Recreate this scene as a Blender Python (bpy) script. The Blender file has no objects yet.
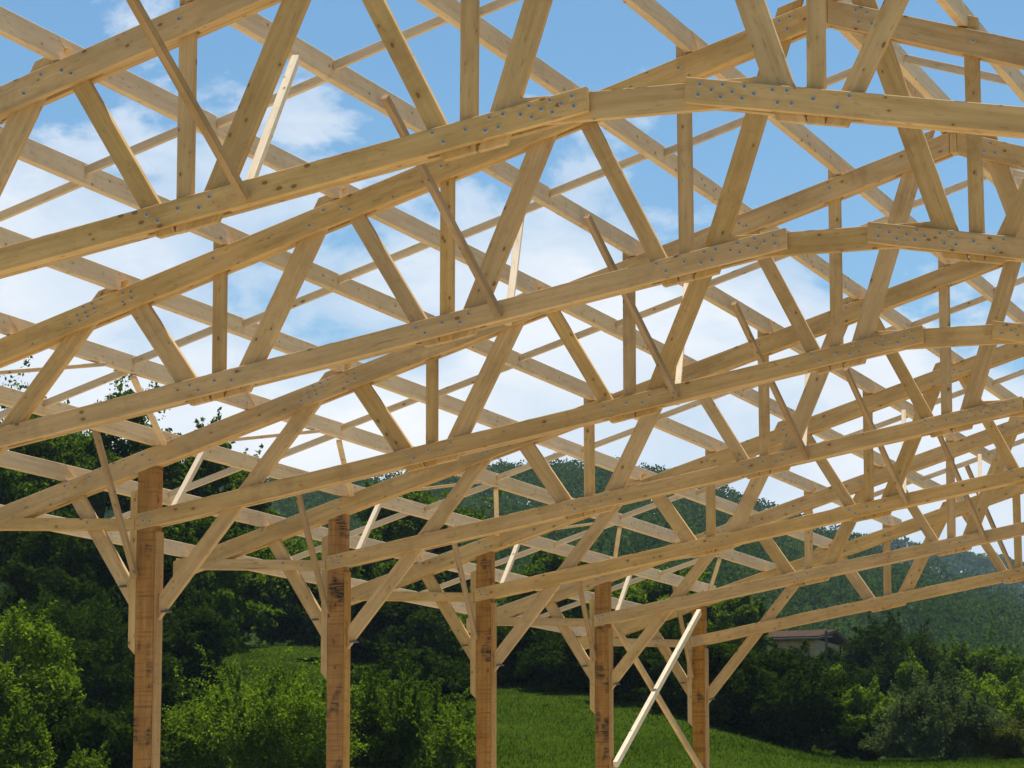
import bpy, bmesh, math, random
import numpy as np
from mathutils import Vector, Matrix

SC = bpy.context.scene
COL = SC.collection
R = math.radians
H = 1.65                      # eye height of the photographer
YA, BAY = 18.79, 5.0          # first truss and truss spacing
RIDGE = -6.15
YAW, PIT, F_PX = 0.35803, 0.15278, 3038.6
rnd = random.Random(7)

# ------------------------------------------------------------------ helpers
def tag(o, label=None, cat=None, group=None, kind=None):
    if label: o['label'] = label
    if cat: o['category'] = cat
    if group: o['group'] = group
    if kind: o['kind'] = kind
    return o

def empty(name, loc):
    o = bpy.data.objects.new(name, None)
    o.location = loc
    o.empty_display_size = 0.2
    COL.objects.link(o)
    return o

def link(name, me, parent=None, mat=None):
    if mat and not me.materials: me.materials.append(mat)
    o = bpy.data.objects.new(name, me)
    COL.objects.link(o)
    if parent: o.parent = parent
    return o

def bm_mesh(name, bm, bevel=0.0):
    if bevel:
        bmesh.ops.bevel(bm, geom=bm.edges[:], offset=bevel, segments=1, affect='EDGES', clamp_overlap=True)
    bmesh.ops.recalc_face_normals(bm, faces=bm.faces[:])
    me = bpy.data.meshes.new(name)
    bm.to_mesh(me); bm.free()
    return me

def board(name, poly, y0, y1, mat, parent=None, d=None, bevel=0.004):
    """A plank: polygon in the truss plane (x, z) given thickness along y; its local X runs along its length."""
    n = len(poly)
    cx = sum(p[0] for p in poly)/n; cz = sum(p[1] for p in poly)/n
    if d is None:
        best = max(((poly[i], poly[(i+1) % n]) for i in range(n)), key=lambda e: (e[0][0]-e[1][0])**2+(e[0][1]-e[1][1])**2)
        d = (best[1][0]-best[0][0], best[1][1]-best[0][1])
    L = math.hypot(*d); dx, dz = d[0]/L, d[1]/L
    ym, hy = (y0+y1)/2, (y1-y0)/2
    bm = bmesh.new()
    loc = [((p[0]-cx)*dx+(p[1]-cz)*dz, -(p[0]-cx)*dz+(p[1]-cz)*dx) for p in poly]
    a = [bm.verts.new((u, -hy, v)) for u, v in loc]
    b = [bm.verts.new((u, hy, v)) for u, v in loc]
    bm.faces.new(a); bm.faces.new(b[::-1])
    for i in range(n):
        bm.faces.new((a[i], b[i], b[(i+1) % n], a[(i+1) % n]))
    o = link(name, bm_mesh(name, bm, bevel), parent, mat)
    o.matrix_basis = Matrix(((dx, 0, -dz, cx), (0, 1, 0, ym), (dz, 0, dx, cz), (0, 0, 0, 1)))
    return o

def stick(name, p0, p1, w, h, mat, parent=None, bevel=0.003, up=Vector((0, 0, 1))):
    """A straight squared timber between two points, local X along it."""
    p0, p1 = Vector(p0), Vector(p1)
    ex = (p1-p0); L = ex.length; ex.normalize()
    ey = up.cross(ex).normalized(); ez = ex.cross(ey)
    bm = bmesh.new()
    bmesh.ops.create_cube(bm, size=1.0)
    bmesh.ops.scale(bm, vec=(L, w, h), verts=bm.verts[:])
    o = link(name, bm_mesh(name, bm, bevel), parent, mat)
    c = (p0+p1)/2
    o.matrix_basis = Matrix(((ex.x, ey.x, ez.x, c.x), (ex.y, ey.y, ez.y, c.y), (ex.z, ey.z, ez.z, c.z), (0, 0, 0, 1)))
    return o

def isect(p, d, q, e):
    det = d[0]*(-e[1]) + e[0]*d[1]
    rx, rz = q[0]-p[0], q[1]-p[1]
    t = (rx*(-e[1]) + e[0]*rz)/det
    return (p[0]+t*d[0], p[1]+t*d[1])

def member(p0, p1, w, c0, c1):
    """Four corners of a straight member of width w along p0-p1, cut by lines c0 and c1 (point, direction)."""
    d = (p1[0]-p0[0], p1[1]-p0[1]); L = math.hypot(*d); n = (-d[1]/L*w/2, d[0]/L*w/2)
    a = (p0[0]+n[0], p0[1]+n[1]); b = (p0[0]-n[0], p0[1]-n[1])
    return [isect(a, d, *c0), isect(b, d, *c0), isect(b, d, *c1), isect(a, d, *c1)]

# ------------------------------------------------------------------ materials
def new_mat(name):
    m = bpy.data.materials.new(name); m.use_nodes = True
    nt = m.node_tree
    b = nt.nodes['Principled BSDF']
    return m, nt, b

def N(nt, t, **kw):
    n = nt.nodes.new(t)
    for k, v in kw.items():
        if k in n.inputs.keys(): n.inputs[k].default_value = v
        else: setattr(n, k, v)
    return n

def ramp(nt, fac, stops, interp='LINEAR'):
    n = nt.nodes.new('ShaderNodeValToRGB')
    n.color_ramp.interpolation = interp
    els = n.color_ramp.elements
    while len(els) < len(stops): els.new(0.5)
    for e, (p, c) in zip(els, stops):
        e.position = p; e.color = c if len(c) == 4 else (*c, 1)
    nt.links.new(fac, n.inputs[0])
    return n.outputs[0]

def mix(nt, fac, a, b, mode='MIX'):
    n = nt.nodes.new('ShaderNodeMix'); n.data_type = 'RGBA'; n.blend_type = mode
    for s, v in ((n.inputs[0], fac), (n.inputs[6], a), (n.inputs[7], b)):
        if isinstance(v, (int, float)): s.default_value = v
        elif isinstance(v, tuple): s.default_value = v if len(v) == 4 else (*v, 1)
        else: nt.links.new(v, s)
    return n.outputs[2]

def math_n(nt, op, a, b=None, c=None, clamp=False):
    n = nt.nodes.new('ShaderNodeMath'); n.operation = op; n.use_clamp = clamp
    for i, v in enumerate((a, b, c)):
        if v is None: continue
        if isinstance(v, (int, float)): n.inputs[i].default_value = v
        else: nt.links.new(v, n.inputs[i])
    return n.outputs[0]

def wood(name, base, dark, pale, stain=0.35, knots=0.72, rough=0.75, saw=0.0, mould=0.0):
    m, nt, b = new_mat(name)
    tc = N(nt, 'ShaderNodeTexCoord'); oi = N(nt, 'ShaderNodeObjectInfo')
    off = nt.nodes.new('ShaderNodeVectorMath'); off.operation = 'SCALE'
    cmb = N(nt, 'ShaderNodeCombineXYZ')
    nt.links.new(oi.outputs['Random'], cmb.inputs[0]); 
    nt.links.new(math_n(nt, 'FRACT', math_n(nt, 'MULTIPLY', oi.outputs['Random'], 37.7)), cmb.inputs[1])
    nt.links.new(math_n(nt, 'FRACT', math_n(nt, 'MULTIPLY', oi.outputs['Random'], 91.3)), cmb.inputs[2])
    nt.links.new(cmb.outputs[0], off.inputs[0]); off.inputs['Scale'].default_value = 23.0
    add = nt.nodes.new('ShaderNodeVectorMath'); add.operation = 'ADD'
    nt.links.new(tc.outputs['Object'], add.inputs[0]); nt.links.new(off.outputs[0], add.inputs[1])
    def mapped(sx, sy, sz):
        mp = N(nt, 'ShaderNodeMapping'); mp.inputs['Scale'].default_value = (sx, sy, sz)
        nt.links.new(add.outputs[0], mp.inputs[0]); return mp.outputs[0]
    # long grain
    g = N(nt, 'ShaderNodeTexNoise', Scale=1.0, Detail=5.0, Roughness=0.65, Distortion=0.3)
    nt.links.new(mapped(1.1, 26, 26), g.inputs['Vector'])
    col = ramp(nt, g.outputs[0], [(0.25, dark), (0.5, base), (0.75, pale)])
    # broad patches of tone along the board
    p = N(nt, 'ShaderNodeTexNoise', Scale=1.0, Detail=3.0, Roughness=0.55)
    nt.links.new(mapped(1.5, 5, 5), p.inputs['Vector'])
    pf = ramp(nt, p.outputs[0], [(0.38, (0, 0, 0)), (0.72, (1, 1, 1))])
    col = mix(nt, math_n(nt, 'MULTIPLY', pf, stain), col, tuple(c*0.62 for c in dark))
    # pith flecks and small dirt
    q = N(nt, 'ShaderNodeTexNoise', Scale=1.0, Detail=2.0)
    nt.links.new(mapped(9, 42, 42), q.inputs['Vector'])
    qf = ramp(nt, q.outputs[0], [(0.62, (0, 0, 0)), (0.72, (1, 1, 1))])
    col = mix(nt, math_n(nt, 'MULTIPLY', qf, 0.38), col, tuple(c*0.5 for c in dark))
    # weather stains across the board
    x2 = N(nt, 'ShaderNodeTexNoise', Scale=1.0, Detail=4.0, Roughness=0.65)
    nt.links.new(mapped(3.2, 2.2, 2.2), x2.inputs['Vector'])
    xf = ramp(nt, x2.outputs[0], [(0.56, (0, 0, 0)), (0.7, (1, 1, 1))])
    col = mix(nt, math_n(nt, 'MULTIPLY', xf, stain*0.8), col, tuple(c*f for c, f in zip(dark, (0.62, 0.58, 0.55))))
    # knots
    v = N(nt, 'ShaderNodeTexVoronoi', Scale=1.0)
    nt.links.new(mapped(6.5, 11, 11), v.inputs['Vector'])
    sep = N(nt, 'ShaderNodeSeparateColor'); nt.links.new(v.outputs['Color'], sep.inputs[0])
    on = math_n(nt, 'LESS_THAN', sep.outputs[0], knots)
    rad = math_n(nt, 'MULTIPLY_ADD', sep.outputs[1], 0.12, 0.07)
    k = math_n(nt, 'SUBTRACT', 1.0, math_n(nt, 'DIVIDE', v.outputs['Distance'], rad), clamp=True)
    kf = math_n(nt, 'MULTIPLY', math_n(nt, 'MINIMUM', math_n(nt, 'MULTIPLY', k, 3.5), 0.9), on)
    col = mix(nt, kf, col, tuple(c*f for c, f in zip(dark, (0.30, 0.24, 0.22))))
    halo = math_n(nt, 'SUBTRACT', 1.0, math_n(nt, 'DIVIDE', v.outputs['Distance'], math_n(nt, 'MULTIPLY', rad, 2.6)), clamp=True)
    col = mix(nt, math_n(nt, 'MULTIPLY', math_n(nt, 'MULTIPLY', halo, on), 0.4), col, tuple(c*0.72 for c in dark))
    # drying cracks
    cr = N(nt, 'ShaderNodeTexNoise', Scale=1.0, Detail=1.0, Distortion=0.4)
    nt.links.new(mapped(0.8, 14, 14), cr.inputs['Vector'])
    crf = ramp(nt, cr.outputs[0], [(0.494, (0, 0, 0)), (0.5, (1, 1, 1)), (0.506, (0, 0, 0))])
    cm = N(nt, 'ShaderNodeTexNoise', Scale=1.0, Detail=1.0)
    nt.links.new(mapped(1.3, 2.2, 2.2), cm.inputs['Vector'])
    cmf = ramp(nt, cm.outputs[0], [(0.56, (0, 0, 0)), (0.62, (1, 1, 1))])
    col = mix(nt, math_n(nt, 'MULTIPLY', math_n(nt, 'MULTIPLY', crf, cmf), 0.6), col, tuple(c*0.35 for c in dark))
    if saw:
        s = N(nt, 'ShaderNodeTexNoise', Scale=1.0, Detail=3.0, Roughness=0.7)
        nt.links.new(mapped(34, 1.6, 1.6), s.inputs['Vector'])
        sf = ramp(nt, s.outputs[0], [(0.52, (0, 0, 0)), (0.72, (1, 1, 1))])
        col = mix(nt, math_n(nt, 'MULTIPLY', sf, saw), col, tuple(c*0.4 for c in dark))
    if mould:
        s = N(nt, 'ShaderNodeTexNoise', Scale=1.0, Detail=2.0)
        nt.links.new(mapped(2.6, 4.5, 4.5), s.inputs['Vector'])
        t = N(nt, 'ShaderNodeTexNoise', Scale=1.0, Detail=3.0, Roughness=0.7)
        nt.links.new(mapped(55, 5, 5), t.inputs['Vector'])
        sf = math_n(nt, 'MULTIPLY', ramp(nt, s.outputs[0], [(0.57, (0, 0, 0)), (0.67, (1, 1, 1))]), ramp(nt, t.outputs[0], [(0.4, (0.1, 0.1, 0.1)), (0.55, (1, 1, 1))]))
        col = mix(nt, math_n(nt, 'MULTIPLY', sf, mould), col, (0.028, 0.026, 0.02))
    # every board its own tone
    hv = N(nt, 'ShaderNodeHueSaturation')
    nt.links.new(math_n(nt, 'MULTIPLY_ADD', oi.outputs['Random'], 0.17, 0.92), hv.inputs['Value'])
    nt.links.new(math_n(nt, 'MULTIPLY_ADD', math_n(nt, 'FRACT', math_n(nt, 'MULTIPLY', oi.outputs['Random'], 17.0)), 0.16, 0.93), hv.inputs['Saturation'])
    nt.links.new(col, hv.inputs['Color'])
    nt.links.new(hv.outputs[0], b.inputs['Base Color'])
    b.inputs['Roughness'].default_value = rough
    b.inputs['Specular IOR Level'].default_value = 0.25
    bp = N(nt, 'ShaderNodeBump', Strength=0.25, Distance=0.004)
    nt.links.new(g.outputs[0], bp.inputs['Height'])
    nt.links.new(bp.outputs[0], b.inputs['Normal'])
    return m

W_TRUSS = wood('spruce', (0.62, 0.415, 0.18), (0.50, 0.31, 0.12), (0.70, 0.49, 0.24), stain=0.45)
W_PURL = wood('pale_spruce', (0.74, 0.56, 0.34), (0.62, 0.45, 0.25), (0.80, 0.63, 0.41), stain=0.25)
W_POST = wood('sawn_larch', (0.42, 0.205, 0.05), (0.30, 0.135, 0.03), (0.50, 0.275, 0.085), stain=0.5, saw=0.75, mould=0.95, rough=0.85)
W_LIT_SIDE = wood('larch_lit_side', (0.47, 0.27, 0.09), (0.36, 0.19, 0.055), (0.55, 0.34, 0.13), stain=0.35, saw=0.3)  # paler larch tone for the lit right side of the posts
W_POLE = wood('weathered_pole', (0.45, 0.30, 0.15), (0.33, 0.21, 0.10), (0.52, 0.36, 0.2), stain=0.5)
W_SUNLIT = wood('sunlit_batten', (0.70, 0.60, 0.44), (0.60, 0.49, 0.33), (0.77, 0.67, 0.51), stain=0.2)  # whitened wood: the glare of sunlight on these sticks is put into the colour

def plain(name, col, rough=0.6, metal=0.0):
    m, nt, b = new_mat(name)
    tc = N(nt, 'ShaderNodeTexCoord')
    n = N(nt, 'ShaderNodeTexNoise', Scale=3.0, Detail=4.0); nt.links.new(tc.outputs['Object'], n.inputs['Vector'])
    c = ramp(nt, n.outputs[0], [(0.3, tuple(x*0.75 for x in col)), (0.7, tuple(min(1, x*1.2) for x in col))])
    nt.links.new(c, b.inputs['Base Color'])
    b.inputs['Roughness'].default_value = rough; b.inputs['Metallic'].default_value = metal
    return m
M_STEEL = plain('galvanised_steel', (0.56, 0.55, 0.52), 0.6, 0.0)
M_DARKSTEEL = plain('grey_plate', (0.24, 0.235, 0.22), 0.6, 0.0)

M_IRON = plain('dull_iron', (0.09, 0.09, 0.085), 0.6, 0.3)
# ------------------------------------------------------------------ truss geometry (x, z relative to the eye; z + H is world)
def zt(x): return 6.79 + 0.313*(x+6.84)
def zb(x): return 4.66 + 0.178*(x+8.9)
S_T, S_B = (1, 0.313), (1, 0.178)
FY = (0.0, 0.06); WY = (0.06, 0.12); BY = (0.12, 0.18)
KW = 1.0025
def up(poly): return [(x, z+H) for x, z in poly]
def mir(poly): return [(2*RIDGE-x, z) for x, z in poly][::-1]
def kw(p): return (p[0]*KW, p[1]*KW)

def bolt_mesh():
    bm = bmesh.new()
    def cyl(r, y0, y1, n):
        res = bmesh.ops.create_cone(bm, cap_ends=True, segments=n, radius1=r, radius2=r, depth=abs(y1-y0))
        bmesh.ops.rotate(bm, verts=res['verts'], matrix=Matrix.Rotation(R(90), 3, 'X'))
        bmesh.ops.translate(bm, verts=res['verts'], vec=(0, (y0+y1)/2, 0))
    cyl(0.0055, -0.001, 0.181, 8)
    for s in (-1, 1):
        y = 0.0 if s < 0 else 0.18
        cyl(0.0175, y, y+s*0.004, 14)
        cyl(0.0115, y+s*0.004, y+s*0.015, 6)
        cyl(0.006, y+s*0.015, y+s*0.026, 8)
    return bm_mesh('bolt', bm)
BOLT = bolt_mesh(); BOLT.materials.append(M_STEEL); BOLT.materials.append(M_DARKSTEEL)
for f_ in BOLT.polygons:
    r_ = max(math.hypot(BOLT.vertices[v].co.x, BOLT.vertices[v].co.z) for v in f_.vertices)
    f_.material_index = 1 if r_ < 0.013 else 0

def bolt(parent, x, z):
    o = link('bolt', BOLT, parent)
    o.matrix_basis = parent.matrix_basis.inverted() @ Matrix.Translation((x, 0, z+H)) @ Matrix.Rotation(rnd.uniform(0, 1), 4, 'Y')

LAP = [(-6.6, 5.025), (-6.677, 4.98), (-6.757, 5.01), (-6.819, 4.953), (-6.905, 4.983), (-6.968, 4.928), (-6.887, 4.903), (-6.74, 4.925), (-6.586, 4.955), (-7.193, 4.93), (-7.096, 4.942), (-7.223, 4.84), (-7.129, 4.855), (-7.369, 4.857), (-7.611, 4.857), (-7.53, 4.787)]
NODE = [(-9.782, 4.446), (-9.698, 4.395), (-9.54, 4.472), (-9.374, 4.466), (-9.296, 4.538)]
TOPN = [(-10.795, 5.415), (-10.659, 5.542), (-10.49, 5.558), (-10.414, 5.529), (-9.554, 5.847)]
KNEE = [(-13.132, 4.68), (-13.066, 4.756), (-13.039, 4.704), (-13.005, 4.832), (-12.978, 4.778), (-12.959, 4.738), (-12.917, 4.856), (-12.896, 4.809), (-12.829, 4.889), (-12.61, 4.932), (-12.608, 4.852), (-12.523, 4.881), (-12.53, 4.938), (-11.723, 5.185)]
APEX = [(-6.524, 6.842), (-6.431, 6.87), (-6.562, 6.743), (-6.456, 6.767)]
POSTB = [(-14.991, 3.533), (-14.917, 3.551), (-14.961, 3.483), (-14.886, 3.475)]
EAVEB = [(-15.635, 3.49)]
TOPL = [(-15.918, 3.893), (-15.889, 3.946), (-15.626, 3.984), (-15.489, 4.064), (-14.99, 4.191), (-14.899, 4.133)]
sh = lambda L, dx: [(x-dx, z-0.178*dx) for x, z in L]
sht = lambda L, dx: [(x-dx, z-0.313*dx) for x, z in L]

def build_truss(y):
    root = empty('roof_truss', (0, y, 0))
    T = lambda f: (lambda p: p if f > 0 else mir(p))
    for f in (1, -1):
        M = T(f)
        Pt = lambda L: L if f > 0 else [(2*RIDGE-x, z) for x, z in L]
        top = [(-17.14, zt(-17.14)), (-6.19, zt(-6.19)), (-6.19, zt(-6.19)-0.215), (-17.14, zt(-17.14)-0.215)]
        bot = [(-15.06, zb(-15.06)), (-6.50, zb(-6.50)), (-6.487, zb(-6.5)-0.172), (-15.06, zb(-15.06)-0.178)]
        eav = [(-17.1, 3.605), (-15.075, 3.512), (-15.075, 3.392), (-17.1, 3.475)]
        for fy in (FY, BY):
            tcd = board('top_chord', up(M(top)), fy[0], fy[1], W_TRUSS, root)
            bcd = board('bottom_chord', up(M(bot)), fy[0], fy[1], W_TRUSS, root)
            evd = board('eave_chord', up(M(eav)), fy[0]+0.001, fy[1]-0.001, W_TRUSS, root)
            if fy is FY:
                for x, z in Pt(LAP + NODE + sh(NODE, 2.15) + POSTB): bolt(bcd, x, z)
                for x, z in Pt(TOPN + sht([b for b in TOPN], -2.15) + KNEE + APEX + TOPL): bolt(tcd, x, z)
                for x, z in Pt(EAVEB): bolt(evd, x, z)
        cb = ((-8.9*KW, (4.66-0.183-0.056)*KW), S_B)
        ct = ((-6.84, 6.79+0.13), S_T); cd = ((-6.84, 6.79+0.10), S_T); ce = ((-6.84, 6.79-0.012), S_T)
        for x in (-11.667, -9.51, -7.358):
            x *= KW
            p = member((x, 3), (x, 6), 0.12, cb, ct)
            board('vertical_web', up(M(p)), WY[0], WY[1], W_TRUSS, root, d=(0, 1))
        for p0, p1, w in (((-11.35, 4.23), (-10.77, 5.34), 0.195), ((-9.235, 4.6), (-8.62, 6.0), 0.19), ((-7.09, 5.03), (-6.73, 6.11), 0.185)):
            p = member(kw(p0), kw(p1), w, cb, cd)
            board('diagonal_web', up(M(p)), WY[0]+0.0015, WY[1]-0.0015, W_TRUSS, root)
        for p0, p1, w in (((-11.99, 4.13), (-12.46, 4.80), 0.185), ((-9.82, 4.6), (-10.34, 5.45), 0.14), ((-7.61, 4.93), (-8.21, 6.1), 0.14)):
            p = member(kw(p0), kw(p1), w, cb, ce)
            board('diagonal_web', up(M(p)), WY[0]-0.0008, WY[1]+0.0008, W_TRUSS, root)
        ck = ((-6.84, 6.79+0.085), S_T)
        p = member(kw((-14.75, 2.567)), kw((-13.05, 4.61)), 0.165, ((-14.80, 0), (0, 1)), ck)
        board('knee_brace', up(M(p)), WY[0]-0.002, WY[1]+0.002, W_TRUSS, root)
        p = member(kw((-15.12, 2.75)), kw((-15.82, 3.85)), 0.16, ((-15.135, 0), (0, 1)), ((-6.84, 6.79+0.02), S_T))
        board('knee_brace', up(M(p)), WY[0]-0.002, WY[1]+0.002, W_TRUSS, root)
        for x0, z0 in ((-14.72, 2.52), (-15.22, 2.80)):
            q = M([(x0-0.04, z0-0.014), (x0+0.04, z0-0.010), (x0+0.04, z0+0.010), (x0-0.04, z0+0.006)])
            board('bracket', up(q), 0.035, 0.145, M_IRON, root, bevel=0.002)
    for f in (1, -1):
        M = T(f)
        for xa, xb in ((-15.0, -14.1), (-13.45, -12.02), (-11.33, -9.82), (-9.17, -7.68)):
            q = [(xa, zb(xa)-0.07), (xb, zb(xb)-0.07), (xb, zb(xb)-0.174), (xa, zb(xa)-0.172)]
            board('filler_board', up(M(q)), WY[0]+0.002, WY[1]-0.002, W_TRUSS, root)
        for xa, xb in ((-17.1, -16.05), (-15.75, -13.2), (-12.35, -11.74), (-11.6, -10.95), (-10.2, -9.59), (-9.44, -8.75), (-8.1, -7.44), (-7.29, -6.75)):
            q = [(xa, zt(xa)-0.1), (xb, zt(xb)-0.1), (xb, zt(xb)-0.211), (xa, zt(xa)-0.211)]
            board('filler_board', up(M(q)), WY[0]+0.002, WY[1]-0.002, W_TRUSS, root)
    mid = [(-7.03, 5.062), (-5.27, 5.062), (-5.27, 4.868), (-7.03, 4.868)]
    board('middle_chord', up(mid), WY[0]+0.001, WY[1]-0.001, W_TRUSS, root)
    zr = zt(-6.19)
    rb = [(-6.186, zr-0.004), (-6.15, zr+0.006), (-6.114, zr-0.004), (-6.114, zr-0.211), (-6.15, zr-0.2), (-6.186, zr-0.211)]
    board('ridge_block', up(rb), FY[0]+0.003, BY[1]-0.003, W_TRUSS, root, d=(0, 1))
    return root

def copy_tree(o, parent=None):
    c = o.copy(); COL.objects.link(c); c.parent = parent
    for ch in o.children: copy_tree(ch, c)
    return c

def pieces(o):
    for ch in list(o.children):
        yield ch
        yield from pieces(ch)

ORD = ['nearest', 'second nearest', 'third nearest', 'middle', 'fifth', 'sixth', 'farthest']
TL = ['nearest roof truss, its bolted arch joint at the very top of the photo',
      'second nearest roof truss, its apex just under the top edge of the photo',
      'third nearest roof truss, resting on the leftmost visible timber post',
      'fourth roof truss from the front, resting on the second visible post from left',
      'fifth roof truss from the front, resting on the middle visible post',
      'sixth roof truss from the front, on the post left of the crossed braces',
      'farthest roof truss, lowest in the photo, on the rightmost post']
truss0 = build_truss(YA)
trusses = [truss0]
for k in range(1, 7):
    t = copy_tree(truss0); t.location = (0, YA+BAY*k, 0); trusses.append(t)
rr = random.Random(3)
for k, t in enumerate(trusses):
    tag(t, TL[k], 'roof truss', 'timber roof trusses of the open hall')
    for ch in t.children:
        if ch.name.split('.')[0] in ('vertical_web', 'diagonal_web'):
            ch.location.x += rr.uniform(-0.01, 0.01)
            ch.matrix_basis = ch.matrix_basis @ Matrix.Rotation(rr.uniform(-0.007, 0.007), 4, 'Y')

# ------------------------------------------------------------------ posts
def build_post(y):
    root = empty('timber_post', (-14.92, y, 0))
    cx = 14.92
    pol = [(-15.04+cx, 0.16), (-14.826+cx, 0.16), (-14.826+cx, 4.27+H), (-15.04+cx, 4.2+H)]
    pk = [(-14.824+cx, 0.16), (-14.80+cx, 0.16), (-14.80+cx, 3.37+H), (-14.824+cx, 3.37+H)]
    board('lit_side_facing', pk, 0.008, 0.168, W_LIT_SIDE, root, d=(0, 1), bevel=0.003)  # added facing; the post side's lighter lit look is put in its colour
    board('shaft', pol, 0.004, 0.172, W_POST, root, d=(0, 1), bevel=0.006)
    sb = [(-15.128+cx, 2.15+H), (-15.044+cx, 2.06+H), (-15.044+cx, 3.82+H), (-15.128+cx, 3.79+H)]
    board('side_board', sb, 0.012, 0.165, W_TRUSS, root, d=(0, 1))
    st = [(-15.0+cx, 0.0), (-14.84+cx, 0.0), (-14.84+cx, 0.158), (-15.0+cx, 0.158)]
    board('steel_foot', st, 0.04, 0.14, M_DARKSTEEL, root, bevel=0.003)
    return root
PL = ['timber post under the nearest truss, outside the left edge of the photo',
      'timber post under the second nearest truss, outside the left edge of the photo',
      'orange brown post with black mould stains, leftmost and largest in the photo',
      'saw-marked orange post, second from left in the photo',
      'orange brown post in the middle of the row, third from left',
      'dark stained post just left of the white crossed brace',
      'thinnest post at far right of the row, right of the crossed braces']
post0 = build_post(YA); posts = [post0]
for k in range(1, 7):
    p = copy_tree(post0); p.location = (-14.92, YA+BAY*k, 0); posts.append(p)
for k, p in enumerate(posts): tag(p, PL[k], 'post', 'row of timber posts carrying the roof trusses')

# ------------------------------------------------------------------ purlins, battens, braces
PX = [-6.235-1.078*i for i in range(11)]
ORDP = ['ridge', 'second', 'third', 'fourth', 'fifth', 'sixth', 'seventh', 'eighth', 'ninth', 'tenth', 'eave']
BAYN = ['in front of the nearest truss'] + [f'between {a} truss and {b} truss' for a, b in zip(['first', 'second', 'third', 'fourth', 'fifth', 'sixth'], ['second', 'third', 'fourth', 'fifth', 'sixth', 'last'])]
def purlin(xc, bay, side):
    y0 = YA+0.09+BAY*(bay-1); y1 = y0+BAY
    if bay == 6: y1 += 0.62
    w, h = 0.078, 0.172
    zb_ = zt(xc if side < 0 else 2*RIDGE-xc)+0.0135+H
    L = y1-y0; ym = (y0+y1)/2
    c0 = 0.14 if bay > 0 else 0.0
    c1 = 0.14 if bay < 6 else 0.0
    g = 0.004
    bm = bmesh.new()
    prof = [(-L/2-c0+g, h), (-L/2+c0+g, 0), (L/2+c1-g, 0), (L/2-c1-g, h)]
    a = [bm.verts.new((u, -w/2, v-h/2)) for u, v in prof]
    b = [bm.verts.new((u, w/2, v-h/2)) for u, v in prof]
    bm.faces.new(a); bm.faces.new(b[::-1])
    for i in range(4): bm.faces.new((a[i], b[i], b[(i+1) % 4], a[(i+1) % 4]))
    o = link('purlin', bm_mesh('purlin', bm, 0.004), None, W_PURL)
    o.matrix_basis = Matrix(((0, -1, 0, xc+rr.uniform(-0.006, 0.006)), (1, 0, 0, ym), (0, 0, 1, zb_+h/2), (0, 0, 0, 1)))
    return o
for i, x in enumerate(PX):
    for bay in range(7):
        nm = 'ridge purlin beam' if i == 0 else 'eave edge purlin beam' if i == 10 else f'purlin beam {ORDP[i]} from the ridge'
        tag(purlin(x, bay, -1), f'pale {nm}, left slope, {BAYN[bay]}', 'purlin', 'purlins laid along the roof over the trusses')
for i in range(4):
    x = 2*RIDGE-PX[i]
    for bay in range(7):
        nm = 'purlin beam just right of the ridge' if i == 0 else f'purlin beam {ORDP[i]} right of the ridge'
        tag(purlin(x, bay, 1), f'pale {nm}, {BAYN[bay]}', 'purlin', 'purlins laid along the roof over the trusses')

def batten(xa, xb, y, i, bay, side):
    f = (lambda x: zt(x)) if side < 0 else (lambda x: zt(2*RIDGE-x))
    a = (xa+0.041, y, f(xa+0.04)+0.11+H); b = (xb-0.041, y, f(xb-0.04)+0.11+H)
    o = stick('spacer_batten', a, b, 0.045, 0.07, W_PURL)
    w = f'{ORDP[i]} and {ORDP[i+1]}' if side < 0 else f'{ORDP[i]} and {ORDP[i+1]} right-hand'
    tag(o, f'thin batten joining {w} purlins {BAYN[bay]}', 'batten', 'thin battens spacing the purlins')
for bay in range(1, 7):
    for i in range(10):
        batten(PX[i+1], PX[i], YA+BAY*(bay-1)+2.5+0.09*((i % 2)*2-1)+rr.uniform(-.03, .03), i, bay, -1)
    for i in range(3):
        batten(2*RIDGE-PX[i], 2*RIDGE-PX[i+1], YA+BAY*(bay-1)+2.5+0.09*((i % 2)*2-1), i, bay, 1)

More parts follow.
